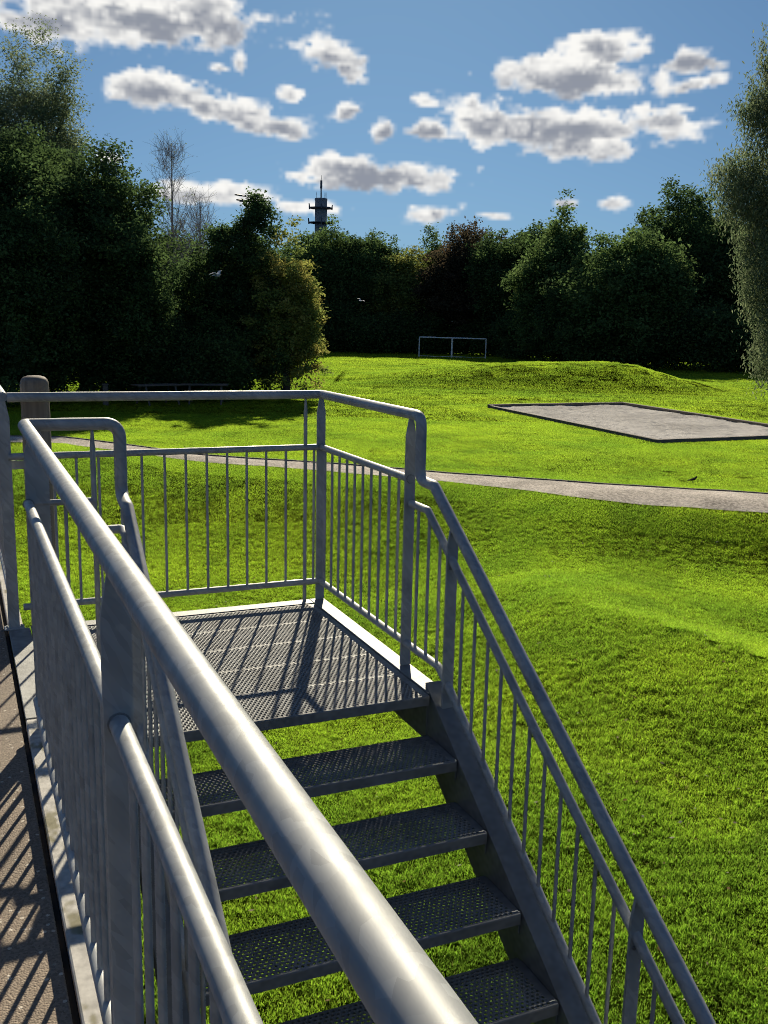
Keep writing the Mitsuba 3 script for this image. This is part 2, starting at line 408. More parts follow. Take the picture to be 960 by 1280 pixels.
edge = FAR_P + (FAR_P - NEAR_P) / np.linalg.norm(FAR_P - NEAR_P, axis=1, keepdims=True) * 0.03
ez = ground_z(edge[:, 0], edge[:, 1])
scene['grass_lip_shade'] = mikit.ply(sweep(np.c_[edge, ez + 0.022], 0.033, 6), 'dark_timber', 50)  # dark colour stands in for the shade under the grass lip
tag('grass_lip_shade', 'dark strip for grass lip shade along the far side of the gravel path', kind='structure')


# ------------------------------------------------------------------ grass: patches of real blades, copied over the lawn
def blades(rng, n, half, h, w, bend=True):
    """Blades of one patch: they rise from little cushions, so that the turf is lumpy with dark gaps between the tufts."""
    x, y = rng.uniform(-half, half, (2, n)) + rng.normal(0, 0.09 * half, (2, n))
    zz = np.full(n, rng.uniform(0, 50))
    tuft = meshkit.fbm(np.c_[x * 11, y * 11, zz], 2, 4)
    hh = h * rng.uniform(0.6, 1.2, n) * (0.55 + 0.9 * tuft)
    th, lean = rng.uniform(0, 2 * np.pi, n), rng.uniform(0.25, 1.25, n)
    face = rng.uniform(0, 2 * np.pi, n)
    ww = w * rng.uniform(0.6, 1.3, n) * 0.5
    b = np.c_[x, y, -0.010 + (0.026 if bend else 0.016) * (tuft - 0.4) * (h < 0.045)]
    side = np.c_[np.cos(face), np.sin(face), face * 0] * ww[:, None]
    tip = b + np.c_[np.cos(th) * np.sin(lean) * hh * 1.15, np.sin(th) * np.sin(lean) * hh * 1.15, np.cos(lean) * hh + 0.008]
    if not bend:
        v = np.stack([b - side, b + side, tip], 1).reshape(-1, 3)
        return v, np.arange(3 * n).reshape(-1, 3)
    mid = b * 0.48 + tip * 0.52 + np.c_[x * 0, x * 0, 0.16 * hh]
    v = np.stack([b - side, b + side, mid + side * 0.8, mid - side * 0.8, tip], 1).reshape(-1, 3)
    k = np.arange(n)[:, None] * 5
    return v, np.vstack([k + [0, 1, 2], k + [0, 2, 3], k + [3, 2, 4]])


rng = np.random.default_rng(11)
GRASS = [  # name, from, to (metres along the view), step, blades, height, width, bent
    ('near', 2.6, 18.6, 0.40, 2000, 0.034, 0.0052, True),
    ('middle', 18.6, 33.0, 0.70, 2600, 0.038, 0.0095, False),
    ('far', 33.0, 76.0, 1.1, 800, 0.050, 0.019, False),
    ('distant', 76.0, 112.0, 2.2, 1500, 0.060, 0.032, False)]
n_grass = 0
for name, s0, s1, step, n, h, w, bent in GRASS:
    for k in range(8):
        scene[f'grass_patch_{name}_{k}'] = {'type': 'shapegroup', 'blades': mikit.ply(blades(rng, n, step * 0.5, h, w, bent), 'grass_blade', False)}
    s, t = np.meshgrid(np.arange(s0 + step / 2, s1, step), np.arange(-75, 75, step))
    s, t = s.ravel(), t.ravel()
    keep = (t > -0.43 * s - 1.2) & (t < 0.43 * s + 1.2)
    s, t = s[keep], t[keep]
    xy = np.c_[s * math.sin(YAW) + t * math.cos(YAW), s * math.cos(YAW) - t * math.sin(YAW)]
    clear = step * 0.72
    keep = (path_distance(xy) > clear) & (pit_distance(xy) > clear)
    xy = xy[keep]
    e = 0.15
    z = ground_z(xy[:, 0], xy[:, 1])
    gx = (ground_z(xy[:, 0] + e, xy[:, 1]) - ground_z(xy[:, 0] - e, xy[:, 1])) / (2 * e)
    gy = (ground_z(xy[:, 0], xy[:, 1] + e) - ground_z(xy[:, 0], xy[:, 1] - e)) / (2 * e)
    hs = 0.7 + 0.75 * meshkit.fbm(np.c_[xy * 0.9, xy[:, 0] * 0], 3, 31)
    for (x, y), zz, a, b, hh in zip(xy, z, gx, gy, hs):
        turn = -YAW + rng.integers(4) * math.pi / 2     # squared with the rows, so that patches meet without gaps
        c, sn = math.cos(turn), math.sin(turn)
        m = np.array([[c, -sn, 0, x], [sn, c, 0, y], [a * c + b * sn, -a * sn + b * c, hh, zz], [0, 0, 0, 1.0]])
        n_grass += 1
        scene[f'grass__{n_grass:04d}'] = {'type': 'instance', 'to_world': T(m), 'group': {'type': 'ref', 'id': f'grass_patch_{name}_{rng.integers(8)}'}}
# loose blades up to the edges of the path and the sandpit, where whole patches would overlap them
def fringe(xy, h, w):
    v, f = blades(rng, len(xy), 0.001, h, w, False)
    v = v.reshape(-1, 3, 3)
    v[:, :, :2] += xy[:, None, :]
    v[:, :, 2] += ground_z(xy[:, 0], xy[:, 1])[:, None]
    return trimesh.Trimesh(v.reshape(-1, 3), f, process=False)


fr = []
u = rng.uniform(0, len(TT) - 1.001, 240000)
k = u.astype(int)
for P, sgn in ((FAR_P, 1), (NEAR_P, -1)):
    mid = P[k] + (P[k + 1] - P[k]) * (u - k)[:, None]
    d = FAR_P[k] - NEAR_P[k]
    d /= np.linalg.norm(d, axis=1, keepdims=True)
    xy = mid + sgn * d * rng.uniform(0.0, 1.3, len(u))[:, None]
    st = xy @ [math.sin(YAW), math.cos(YAW)], xy @ [math.cos(YAW), -math.sin(YAW)]
    pd = path_distance(xy)
    xy = xy[(np.abs(st[1]) < 0.43 * st[0] + 1) & (st[0] < 34) & (pd > 0.02 * sgn - 0.05) & (pd < 0.95)]
    fr.append(fringe(xy, 0.05, 0.0085))
xy = rng.uniform([16.8, 20.5], [27.6, 36.0], (420000, 2))
d = pit_distance(xy)
fr.append(fringe(xy[(d > 0.09) & (d < 1.7)], 0.05, 0.012))
scene['grass__verge'] = mikit.ply(join(fr), 'grass_blade', False)
tag('grass', 'short mown grass covering the banks, hollows and far field', 'grass', kind='stuff')

# a few fallen leaves lying on the near lawn
s, t = rng.uniform(5, 20, 420), rng.uniform(-0.4, 0.4, 420)
xy = np.c_[s * math.sin(YAW) + t * s * math.cos(YAW), s * math.cos(YAW) - t * s * math.sin(YAW)]
xy = xy[(path_distance(xy) > 0.2)]
n = len(xy)
ang, sz = rng.uniform(0, 2 * np.pi, n), rng.uniform(0.012, 0.028, n)
a1 = np.c_[np.cos(ang), np.sin(ang), rng.uniform(-0.4, 0.4, n)] * sz[:, None]
a2 = np.c_[-np.sin(ang), np.cos(ang), rng.uniform(-0.4, 0.4, n)] * sz[:, None] * 0.6
c = np.c_[xy, ground_z(xy[:, 0], xy[:, 1]) + 0.035]
v = np.stack([c - a1, c + a2, c + a1, c - a2], 1).reshape(-1, 3)
k = np.arange(n)[:, None] * 4
tone = np.array([(0.36, 0.30, 0.20), (0.30, 0.20, 0.09), (0.45, 0.42, 0.36), (0.22, 0.16, 0.09)])[rng.integers(4, size=n)]
scene['leaf_litter'] = mikit.ply(trimesh.Trimesh(v, np.vstack([k + [0, 1, 2], k + [0, 2, 3]]), process=False), 'leaf', False, color=np.repeat(tone, 4, axis=0))
tag('leaf_litter', 'small dry fallen leaves scattered on the near lawn', 'leaves', kind='stuff')

# ------------------------------------------------------------------ sandpit
pit = thing('sandpit', 'rectangular sandpit with dark timber border beyond the gravel path', 'sandpit')
gx, gy = np.meshgrid(np.linspace(0.005, 0.995, 60), np.linspace(0.005, 0.995, 90), indexing='ij')
P3 = PIT[0] + gx[..., None] * (PIT[1] - PIT[0]) + gy[..., None] * (PIT[3] - PIT[0])
hz = FIELD + 0.05 + 0.10 * (meshkit.fbm(np.concatenate([P3 * 0.9, P3[..., :1] * 0], -1), 4, 3) - 0.5) + 0.05 * (meshkit.fbm(np.concatenate([P3 * 4, P3[..., :1] * 0], -1), 2, 8) - 0.5)
i, j = np.meshgrid(np.arange(59), np.arange(89), indexing='ij')
q = np.stack([i * 90 + j, i * 90 + j + 1, (i + 1) * 90 + j + 1, (i + 1) * 90 + j], -1).reshape(-1, 4)
part(pit, 'sand_surface', trimesh.Trimesh(np.concatenate([P3, hz[..., None]], -1).reshape(-1, 3), np.vstack([q[:, [0, 1, 2]], q[:, [0, 2, 3]]]), process=False), 'sand', True)
for k in range(4):
    a, b = PIT[k], PIT[(k + 1) % 4]
    u = (b - a) / np.linalg.norm(b - a)
    L = np.linalg.norm(b - a)
    m = box((0.07 if k % 2 else -0.07, -0.07, -0.1), (L - 0.07 if k % 2 else L + 0.07, 0.07, 0.15 if k in (0, 1) else 0.11), 0.01)
    m.apply_transform(np.array([[u[0], -u[1], 0, a[0]], [u[1], u[0], 0, a[1]], [0, 0, 1, FIELD], [0, 0, 0, 1]]))
    part(pit, 'border_beam', m, 'dark_timber', 30)

# ------------------------------------------------------------------ footbridge
bridge = thing('footbridge', 'raised footbridge deck with brown gritty surface and pale edge sill', 'footbridge')
part(bridge, 'deck', box((-1.35, -2.5, -0.06), (0.152, 9.0, -0.004), 0.003), 'grit_deck', 30)
part(bridge, 'edge_gap_shade', box((0.1525, -2.5, -0.06), (0.1695, 9.0, -0.03), 0.002), 'gap_black', 30)  # black strip added in the open gap, its shade put into the colour
part(bridge, 'edge_sill', box((0.170, -2.5, -0.16), (0.236, 3.56, 0.0), 0.004), 'mossy_concrete', 30)
part(bridge, 'edge_sill', box((0.170, 4.69, -0.16), (0.236, 9.0, 0.0), 0.004), 'mossy_concrete', 30)
part(bridge, 'threshold_plate', box((0.170, 3.566, -0.012), (0.262, 4.684, 0.002), 0.002), 'galvanised_dull', 30)
part(bridge, 'side_beam', box((0.11, -2.5, -0.42), (0.19, 9.0, -0.165), 0.006), 'galvanised_dull', 30)
part(bridge, 'side_beam', box((-1.3, -2.5, -0.42), (-1.22, 9.0, -0.065), 0.006), 'galvanised_dull', 30)
for y in (-1.5, 8.5):
    for x in (-1.26, 0.15):
        part(bridge, 'support_post', rod((x, y, -0.415), (x, y, float(ground_z(x, y)) - 0.3), 0.07, 14), 'galvanised_dull')

# ------------------------------------------------------------------ railings
H, HM, HB = 1.08, 0.812, 0.105
R_HAND, R_RAIL, R_BAR = 0.0220, 0.016, 0.0064
XN, XR, YF, Y1, XI = 0.209, 1.705, 4.674, 3.470, 0.520
Y_NOSE, RISE, GOING = 3.253, 0.1683, 0.2441
SLOPE = RISE / GOING
N_TREADS = 15


def nose(y):
    return SLOPE * (y - Y_NOSE)


def flat_post(x, y, z0, z1, w=0.045, t=0.010, taper=True, along='x'):
    from shapely.geometry import Polygon
    zt = z1 - 0.075
    pts = [(-w / 2, z0), (w / 2, z0), (w / 2, zt), (w / 4.6, z1), (-w / 4.6, z1), (-w / 2, zt)] if taper else [(-w / 2, z0), (w / 2, z0), (w / 2, z1), (-w / 2, z1)]
    m = trimesh.creation.extrude_polygon(Polygon(pts).buffer(-0.0015).buffer(0.0015, quad_segs=2), t, engine='earcut')
    v = m.vertices
    m.vertices = np.c_[v[:, 0], v[:, 2] - t / 2, v[:, 1]] if along == 'x' else np.c_[v[:, 2] - t / 2, v[:, 0], v[:, 1]]
    m.apply_translation([x, y, 0])
    trimesh.repair.fix_normals(m)
    return m


def foot_plate(x, y, z, w=0.09, d=0.06):
    return join([box((x - w / 2, y - d / 2, z), (x + w / 2, y + d / 2, z + 0.008), 0.0015)] + [rod((x + s * w * 0.36, y, z + 0.008), (x + s * w * 0.36, y, z + 0.016), 0.0065, 6) for s in (-1, 1)])


# outer railing: far side of the landing, its right side, then down the flight
outer = thing('stair_railing', 'galvanised railing round the far and right sides of the landing, running down the outer flight', 'railing')
y_end = Y_NOSE - N_TREADS * GOING
part(outer, 'handrail', sweep(fillet([(XN + 0.005, YF, H), (XR, YF, H), (XR, 3.505, H), (XR, 3.505, 0.822), (XR, 3.375, nose(3.375) + 0.735), (XR, y_end + 0.1, nose(y_end + 0.1) + 0.735)], [0.012, 0.052, 0.05, 0.03], 9), R_HAND, 22), 'galvanised', 50)
part(outer, 'mid_rail', sweep([(XN - 0.002, YF, HM), (XR - 0.012, YF, HM)], R_RAIL, 16), 'galvanised', 50)
part(outer, 'mid_rail', sweep([(XR, YF - 0.012, HM), (XR, 3.59, HM)], R_RAIL, 16), 'galvanised', 50)
part(outer, 'mid_rail', sweep(fillet([(XR, 3.578, 0.712), (XR, 3.425, nose(3.425) + 0.593), (XR, y_end + 0.1, nose(y_end + 0.1) + 0.593)], 0.02), R_RAIL, 16), 'galvanised', 50)
part(outer, 'bottom_rail', sweep([(XN + 0.03, YF, HB), (XR - 0.012, YF, HB)], R_RAIL, 16), 'galvanised', 50)
part(outer, 'bottom_rail', sweep(fillet([(XR, YF - 0.012, HB), (XR, 3.29, HB), (XR, 3.17, nose(3.17) + 0.092), (XR, y_end, nose(y_end) + 0.092)], 0.05), R_RAIL, 16), 'galvanised', 50)
part(outer, 'corner_post', flat_post(XR, YF - 0.0, 0.006, H - R_HAND + 0.004), 'galvanised', 30)
part(outer, 'post', flat_post(XR, 3.600, 0.006, H - R_HAND + 0.004), 'galvanised', 30)
for y in (3.206, 2.003, 0.80, -0.30):
    part(outer, 'post', flat_post(XR, y, nose(y) - 0.03, nose(y) + 0.735 - 0.015), 'galvanised', 30)
part(outer, 'bar', sweep([(1.621, YF, 0.004), (1.621, YF, H - 0.09), (1.621, YF, H - R_HAND)], [0.0095, 0.0095, 0.005], 12), 'galvanised')
for x in [1.668, 1.517, 1.414, 1.313, 1.214, 1.112, 1.009, 0.907, 0.799, 0.70, 0.60, 0.50, 0.40, 0.30]:
    part(outer, 'baluster', rod((x, YF, HB), (x, YF, HM), R_BAR, 10), 'galvanised')
for y in np.arange(4.607, 3.65, -0.1):
    part(outer, 'baluster', rod((XR, y, HB), (XR, y, HM), R_BAR, 10), 'galvanised')
for y in np.arange(3.507, y_end + 0.15, -0.1):
    if min(abs(y - p) for p in (3.206, 2.003, 0.80, -0.30)) < 0.025:
        continue
    zb = HB if y > 3.26 else nose(y) + 0.1
    zt = 0.712 if y > 3.425 else nose(y) + 0.593
    part(outer, 'baluster', rod((XR, y, zb), (XR, y, zt), R_BAR, 10), 'galvanised')

# bridge railing: along the deck, round the stair head and down the inner flight
near = thing('bridge_railing', 'near galvanised railing along the footbridge, turning down the inner side of the stair', 'railing')
part(near, 'handrail', sweep(fillet([(XN, -2.4, H), (XN, Y1, H), (XI, Y1, H), (XI, Y1, 0.825), (XI, 3.355, nose(3.355) + 0.735), (XI, y_end + 0.1, nose(y_end + 0.1) + 0.735)], [0.02, 0.055, 0.05, 0.03], 9), R_HAND, 28), 'galvanised', 50)
part(near, 'mid_rail', sweep([(XN, -2.4, HM), (XN, 1.487, HM)], R_RAIL, 20), 'galvanised', 50)
part(near, 'mid_rail', sweep([(XN, 1.502, HM), (XN, Y1 - 0.003, HM)], R_RAIL, 20), 'galvanised', 50)
part(near, 'bottom_rail', sweep([(XN, -2.4, HB), (XN, Y1, HB)], R_RAIL, 16), 'galvanised', 50)
part(near, 'mid_rail', sweep([(XN + 0.02, Y1, HM), (0.43, Y1, HM)], 0.011, 12), 'galvanised', 50)
part(near, 'mid_rail', sweep(fillet([(0.43, Y1, 0.705), (XI, Y1, 0.705), (XI, 3.40, nose(3.40) + 0.593), (XI, y_end + 0.1, nose(y_end + 0.1) + 0.593)], 0.02), R_RAIL, 16), 'galvanised', 50)
part(near, 'bottom_rail', sweep(fillet([(XI, Y1, HB), (XI, 3.29, HB), (XI, 3.17, nose(3.17) + 0.1), (XI, y_end, nose(y_end) + 0.1)], 0.05), R_RAIL, 16), 'galvanised', 50)
part(near, 'bottom_rail', sweep([(XN, Y1, HB), (XI, Y1, HB)], R_RAIL * 0.8, 12), 'galvanised', 50)
part(near, 'corner_post', flat_post(0.241, Y1 - 0.004, 0.004, H - R_HAND + 0.004, w=0.076), 'galvanised', 30)
part(near, 'post', flat_post(XN, 1.495, 0.004, H - R_HAND + 0.004, w=0.047), 'galvanised', 30)
part(near, 'post', flat_post(XN, -0.30, 0.004, H - R_HAND + 0.004, w=0.047), 'galvanised', 30)
part(near, 'bar', sweep([(0.427, Y1, 0.004), (0.427, Y1, H - 0.09), (0.427, Y1, H - R_HAND)], [0.0095, 0.0095, 0.005], 12), 'galvanised')
for y in (3.206, 2.003, 0.80, -0.30):
    part(near, 'stair_post', flat_post(XI, y, nose(y) - 0.03, nose(y) + 0.735 - 0.015), 'galvanised', 30)
for y in np.arange(3.37, -2.3, -0.1):
    if abs(y - 1.495) > 0.03 and abs(y + 0.3) > 0.03:
        part(near, 'baluster', rod((XN, y, HB), (XN, y, HM), R_BAR, 12), 'galvanised')
for y in np.arange(3.407, y_end + 0.15, -0.1):
    if min(abs(y - p) for p in (3.206, 2.003, 0.80, -0.30)) > 0.025:
        part(near, 'baluster', rod((XI, y, HB if y > 3.26 else nose(y) + 0.1), (XI, y, 0.705 if y > 3.40 else nose(y) + 0.593), R_BAR, 10), 'galvanised')
part(near, 'baluster', rod((0.33, Y1, HB), (0.33, Y1, HM), R_BAR, 10), 'galvanised')

def bead(x, y, z, r, axis='y'):
    m = trimesh.creation.torus(r, 0.0028, major_sections=20, minor_sections=6)
    if axis == 'y':
        m.apply_transform(trimesh.transformations.rotation_matrix(math.pi / 2, [1, 0, 0]))
    m.apply_translation([x, y, z])
    return m


for y in (1.489, 1.501, Y1 - 0.010):
    part(near, 'weld_bead', bead(XN, y, HM, R_RAIL), 'galvanised_dull', 50)
for y in (2.003, 3.206):
    part(near, 'bolt', rod((XI - 0.012, y - 0.0062, nose(y) + 0.56), (XI - 0.012, y - 0.012, nose(y) + 0.56), 0.006, 6), 'galvanised_dull')
    part(outer, 'bolt', rod((XR - 0.010, y - 0.0062, nose(y) + 0.56), (XR - 0.010, y - 0.012, nose(y) + 0.56), 0.006, 6), 'galvanised_dull')
for y in (YF - 0.018, 3.606, 3.594):
    part(outer, 'weld_bead', bead(XR, y, HM, R_RAIL), 'galvanised_dull', 50)
# the railing goes on along the bridge beyond the landing
on = thing('bridge_railing', 'galvanised railing of the footbridge beyond the landing, at the left edge', 'railing')
part(on, 'handrail', sweep([(XN - 0.012, YF + 0.02, H), (XN - 0.012, 8.9, H)], R_HAND, 20), 'galvanised', 50)
part(on, 'mid_rail', sweep([(XN - 0.012, YF + 0.03, HM), (XN - 0.012, 8.9, HM)], R_RAIL, 14), 'galvanised', 50)
part(on, 'bottom_rail', sweep([(XN - 0.012, YF + 0.03, HB), (XN - 0.012, 8.9, HB)], R_RAIL, 14), 'galvanised', 50)
part(on, 'post', flat_post(XN - 0.014, YF + 0.016, 0.004, H - R_HAND + 0.004, w=0.05, t=0.012), 'galvanised', 30)
part(on, 'foot_plate', foot_plate(XN - 0.014, YF + 0.02, 0.0), 'galvanised', 30)
part(on, 'post', flat_post(XN - 0.012, 6.5, 0.004, H - R_HAND + 0.004), 'galvanised', 30)
for y in np.arange(YF + 0.12, 8.8, 0.1):
    part(on, 'baluster', rod((XN - 0.012, y, HB), (XN - 0.012, y, HM), R_BAR, 8), 'galvanised')


# ------------------------------------------------------------------ staircase: landing planks, frame, treads, stringers
def perforated(lx, ly, px=0.0190, py=0.0158, margin=0.016, lip=0.040, rows_from=None):
    """A pressed steel plank: staggered holes with raised rims, folded edges. x from 0 to lx, y from 0 to ly (front edge at 0)."""
    nx, ny = int((lx - 2 * margin) / px), int((ly - 0.010) / py)
    x0, y0 = (lx - nx * px) / 2, (ly - ny * py) / 2
    r1, r2, zr, zl = 0.0070, 0.0057, 0.0018, -0.003
    k = np.arange(8)
    ang = (k + 0.5) * np.pi / 4
    ring = np.c_[np.cos(ang), np.sin(ang)]
    verts, faces, at = [], [], 0
    corners = np.array([[px / 2, py / 2], [-px / 2, py / 2], [-px / 2, -py / 2], [px / 2, -py / 2]])
    cell_v = np.vstack([np.c_[corners, np.zeros(4)], np.c_[ring * r1, np.full(8, zr)], np.c_[ring * r2, np.full(8, zr * 0.7)], np.c_[ring * r2 * 0.96, np.full(8, zl)]])
    f = []
    for c in range(4):      # corner c faces ring points 2c, 2c+1
        a, b, nxt = 4 + 2 * c, 4 + 2 * c + 1, 4 + (2 * c + 2) % 8
        f += [[c, b, a], [c, (c + 1) % 4, b], [(c + 1) % 4, nxt, b]]
    for s in (4, 12):
        for q_ in range(8):
            a, b = s + q_, s + (q_ + 1) % 8
            f += [[a, b, b + 8], [a, b + 8, a + 8]]
    cell_f = np.array(f)
    cx, cy = [], []
    for r in range(ny):
        off = px / 2 if r % 2 else 0.0
        m = nx - (1 if r % 2 else 0)
        cx.append(x0 + off + px * (np.arange(m) + 0.5))
        cy.append(np.full(m, y0 + py * (r + 0.5)))
    cx, cy = np.concatenate(cx), np.concatenate(cy)
    v = (cell_v[None] + np.stack([cx, cy, cx * 0], -1)[:, None]).reshape(-1, 3)
    fc = (cell_f[None] + (np.arange(len(cx)) * len(cell_v))[:, None, None]).reshape(-1, 3)
    sheet = trimesh.Trimesh(v, fc, process=False)

    def quad(a, b, c, d):
        return trimesh.Trimesh([a, b, c, d], [[0, 1, 2], [0, 2, 3]], process=False)
    solid = [sheet]
    X0, X1, Y0, Y1_ = x0, x0 + nx * px, y0, y0 + ny * py
    solid += [quad((0, 0.006, 0), (lx, 0.006, 0), (lx, Y0, 0), (0, Y0, 0)), quad((0, Y1_, 0), (lx, Y1_, 0), (lx, ly, 0), (0, ly, 0)), quad((0, Y0, 0), (X0, Y0, 0), (X0, Y1_, 0), (0, Y1_, 0)), quad((X1, Y0, 0), (lx, Y0, 0), (lx, Y1_, 0), (X1, Y1_, 0))]
    for r in range(1, ny, 2):   # half cells closed at the ends of the shifted rows
        ya, yb = y0 + py * r, y0 + py * (r + 1)
        solid += [quad((X0, ya, 0), (X0 + px / 2, ya, 0), (X0 + px / 2, yb, 0), (X0, yb, 0)), quad((X1 - px / 2, ya, 0), (X1, ya, 0), (X1, yb, 0), (X1 - px / 2, yb, 0))]
    # rolled nosing, front and back flanges with thickness
    prof = [(0.006, 0.0), (0.0028, -0.0012), (0.0008, -0.0032), (0.0, -0.006), (0.0, -lip), (0.018, -lip), (0.018, -lip + 0.003), (0.003, -lip + 0.003), (0.003, -0.006)]
    for a, b in zip(prof[:-1], prof[1:]):
        solid.append(quad((0, *b), (lx, *b), (lx, *a), (0, *a)))
    solid.append(box((0, ly - 0.003, -lip), (lx, ly, -0.0005), 0.0005))
    for x in (0, lx - 0.003):
        solid.append(box((x, 0.003, -lip), (x + 0.003, ly - 0.003, -0.0005), 0.0005))
    return join(solid)


stair = thing('steel_staircase', 'galvanised steel stair with perforated landing and open treads descending to the lawn', 'staircase')
X0S, X1S = 0.545, 1.652
PL = (4.612 - Y_NOSE) / 5
plank = mikit.ply(perforated(X1S + 0.0 - 0.272, PL - 0.004), 'galvanised_dull', 25)
for k in range(5):
    d = dict(plank)
    d['to_world'] = T().translate([0.272 if k else 0.272, Y_NOSE + k * PL, 0.0])
    part(stair, 'landing_plank', d, None)
    if k < 4:   # the pressed nubs along each joint, too small to pick apart
        tag(part(stair, 'joint_nubs', join([rod((x, Y_NOSE + (k + 1) * PL - 0.004, -0.001), (x, Y_NOSE + (k + 1) * PL - 0.004, 0.0025), 0.0042, 6) for x in np.arange(0.30, X1S - 0.01, 0.044)]), 'galvanised_dull', 30), kind='stuff')
# frame: channel with its flange level with the planks, on the far and right sides
part(stair, 'landing_frame', join([box((1.656, Y_NOSE + 0.02, -0.004), (1.732, 4.694, 0.004), 0.0015), box((1.656, Y_NOSE + 0.03, -0.2), (1.664, 4.61, -0.0045), 0.001)]), 'galvanised_dull', 30)
part(stair, 'landing_frame', join([box((0.268, 4.617, -0.004), (1.653, 4.694, 0.004), 0.0015), box((0.268, 4.617, -0.2), (1.65, 4.625, -0.0045), 0.001)]), 'galvanised_dull', 30)
part(stair, 'landing_frame', join([box((0.240, Y_NOSE + 0.03, -0.2), (0.266, 4.69, -0.013), 0.002)]), 'galvanised_dull', 30)
part(stair, 'landing_bracket', join([box((0.268, y, -0.2), (1.65, y + 0.008, -0.045), 0.001) for y in (3.6, 4.15)]), 'galvanised_dull', 30)
for x in (0.55, 1.55):
    part(stair, 'brace', rod((x, 4.3, -0.2), (0.17, 4.3, -0.40), 0.02, 10), 'galvanised_dull')
tread = mikit.ply(perforated(X1S - X0S, 0.250), 'galvanised_dull', 25)
endp = mikit.ply(box((0, 0.012, -0.085), (0.005, 0.24, -0.002), 0.0008), 'galvanised_dull', 30)
for k in range(1, N_TREADS + 1):
    y, z = Y_NOSE - k * GOING, -k * RISE
    d = dict(tread)
    d['to_world'] = T().translate([X0S, y, z])
    t = part(stair, 'tread', d, None)
    for x in (X0S - 0.0055, X1S + 0.0005):
        d = dict(endp)
        d['to_world'] = T().translate([x, y, z])
        part(t, 'end_plate', d, None)


def stringer(side):
    """Channel along the flight: upright web beside the tread ends and a flange turned outwards."""
    xa = X1S + 0.008 if side > 0 else X0S - 0.008
    y_a, y_b = Y_NOSE + 0.055, y_end - 0.05
    out = []
    for (x0, x1, u0, u1) in ((xa, xa + side * 0.007, -0.225, -0.012), (xa, xa + side * 0.084, -0.011, -0.003), (xa + side * 0.0075, xa + side * 0.060, -0.225, -0.217)):
        ya = y_a if u1 > -0.2 else y_a - 0.15
        q_ = []
        for x in (x0, x1):
            for (y, u) in ((ya, u0), (ya, u1), (y_b, u1), (y_b, u0)):
                q_.append((x, y, nose(y) + u * 1.215))
        out.append(trimesh.convex.convex_hull(np.array(q_)))
    return join(out)


part(stair, 'stringer', stringer(1), 'galvanised_dull', 30)
part(stair, 'stringer', stringer(-1), 'galvanised_dull', 30)

# ------------------------------------------------------------------ wooden post behind the landing
post = thing('wooden_post', 'round weathered wooden post with a domed top behind the landing railing', 'post')
zb = float(ground_z(0.343, 4.82)) - 0.3
prof = [(0.0, zb), (0.064, zb), (0.064, 1.125), (0.062, 1.140), (0.057, 1.152), (0.047, 1.161), (0.030, 1.167), (0.0, 1.170)]
m = trimesh.creation.revolve(np.array(prof), sections=32)
m.apply_translation([0.343, 4.82, 0])
part(post, 'shaft', m, 'weathered_wood', 50)
part(post, 'bracket', join([box((XN + 0.012, 4.735, 0.745), (0.300, 4.745, 0.785), 0.002)]), 'galvanised', 30, label='short flat steel bracket between the post and the railing')


# ------------------------------------------------------------------ trees
def bearing(deg, dist):
    a = math.radians(deg)
    return dist * math.sin(a), dist * math.cos(a)


def leaf_mesh(rng, centres, n_each, spread, size, palette, droop=0.0, narrow=0.55):
    """Rhombic folded leaves scattered round the clump centres; palette: colours, one chosen per clump and varied per leaf."""
    c = np.repeat(centres, n_each, axis=0)
    n = len(c)
    off = rng.normal(0, 1, (n, 3)) * spread * np.array([1, 1, 0.75])
    if droop:
        off[:, 2] -= np.abs(rng.normal(0, 1, n)) * droop
    p = c + off
    ax = rng.normal(0, 1, (n, 3))
    ax[:, 2] = ax[:, 2] * 0.6 - (1.6 if droop else 0.25)
    ax /= np.linalg.norm(ax, axis=1, keepdims=True)
    nr = rng.normal(0, 1, (n, 3)) + [0, 0, 0.7]
    sd = np.cross(ax, nr)
    sd /= np.linalg.norm(sd, axis=1, keepdims=True) + 1e-9
    s = size * rng.uniform(0.6, 1.35, n)[:, None]
    fold = np.cross(sd, ax) * s * 0.10
    v = np.stack([p - ax * s * 0.5, p + sd * s * narrow * 0.5 + fold, p + ax * s * 0.5, p - sd * s * narrow * 0.5 + fold], 1).reshape(-1, 3)
    k = np.arange(n)[:, None] * 4
    f = np.vstack([k + [0, 1, 2], k + [0, 2, 3]])
    pal = np.array(palette)
    tone = pal[rng.integers(len(pal), size=len(centres))]
    col = np.repeat(tone, n_each, axis=0) * rng.uniform(0.65, 1.4, (n, 1))
    return trimesh.Trimesh(v, f, process=False), np.repeat(col, 4, axis=0)


def crown_centres(rng, blobs, per, lumps=0.25):
    out = []
    for (bx, by, bz, rx, ry, rz) in blobs:
        n = max(6, int(per * (rx * ry * rz) ** (2 / 3)))
        d = rng.normal(0, 1, (n, 3))
        d /= np.linalg.norm(d, axis=1, keepdims=True)
        bump = 1 + lumps * (meshkit.noise(d * 2.3 + [bx, by, bz], 7) * 2 - 1) + 0.5 * lumps * (meshkit.noise(d * 5 + [by, bz, bx], 9) * 2 - 1)
        r = rng.uniform(0.12, 1.0, n) ** 0.45 * bump
        out.append(np.array([bx, by, bz]) + d * r[:, None] * [rx, ry, rz])
    return np.vstack(out)


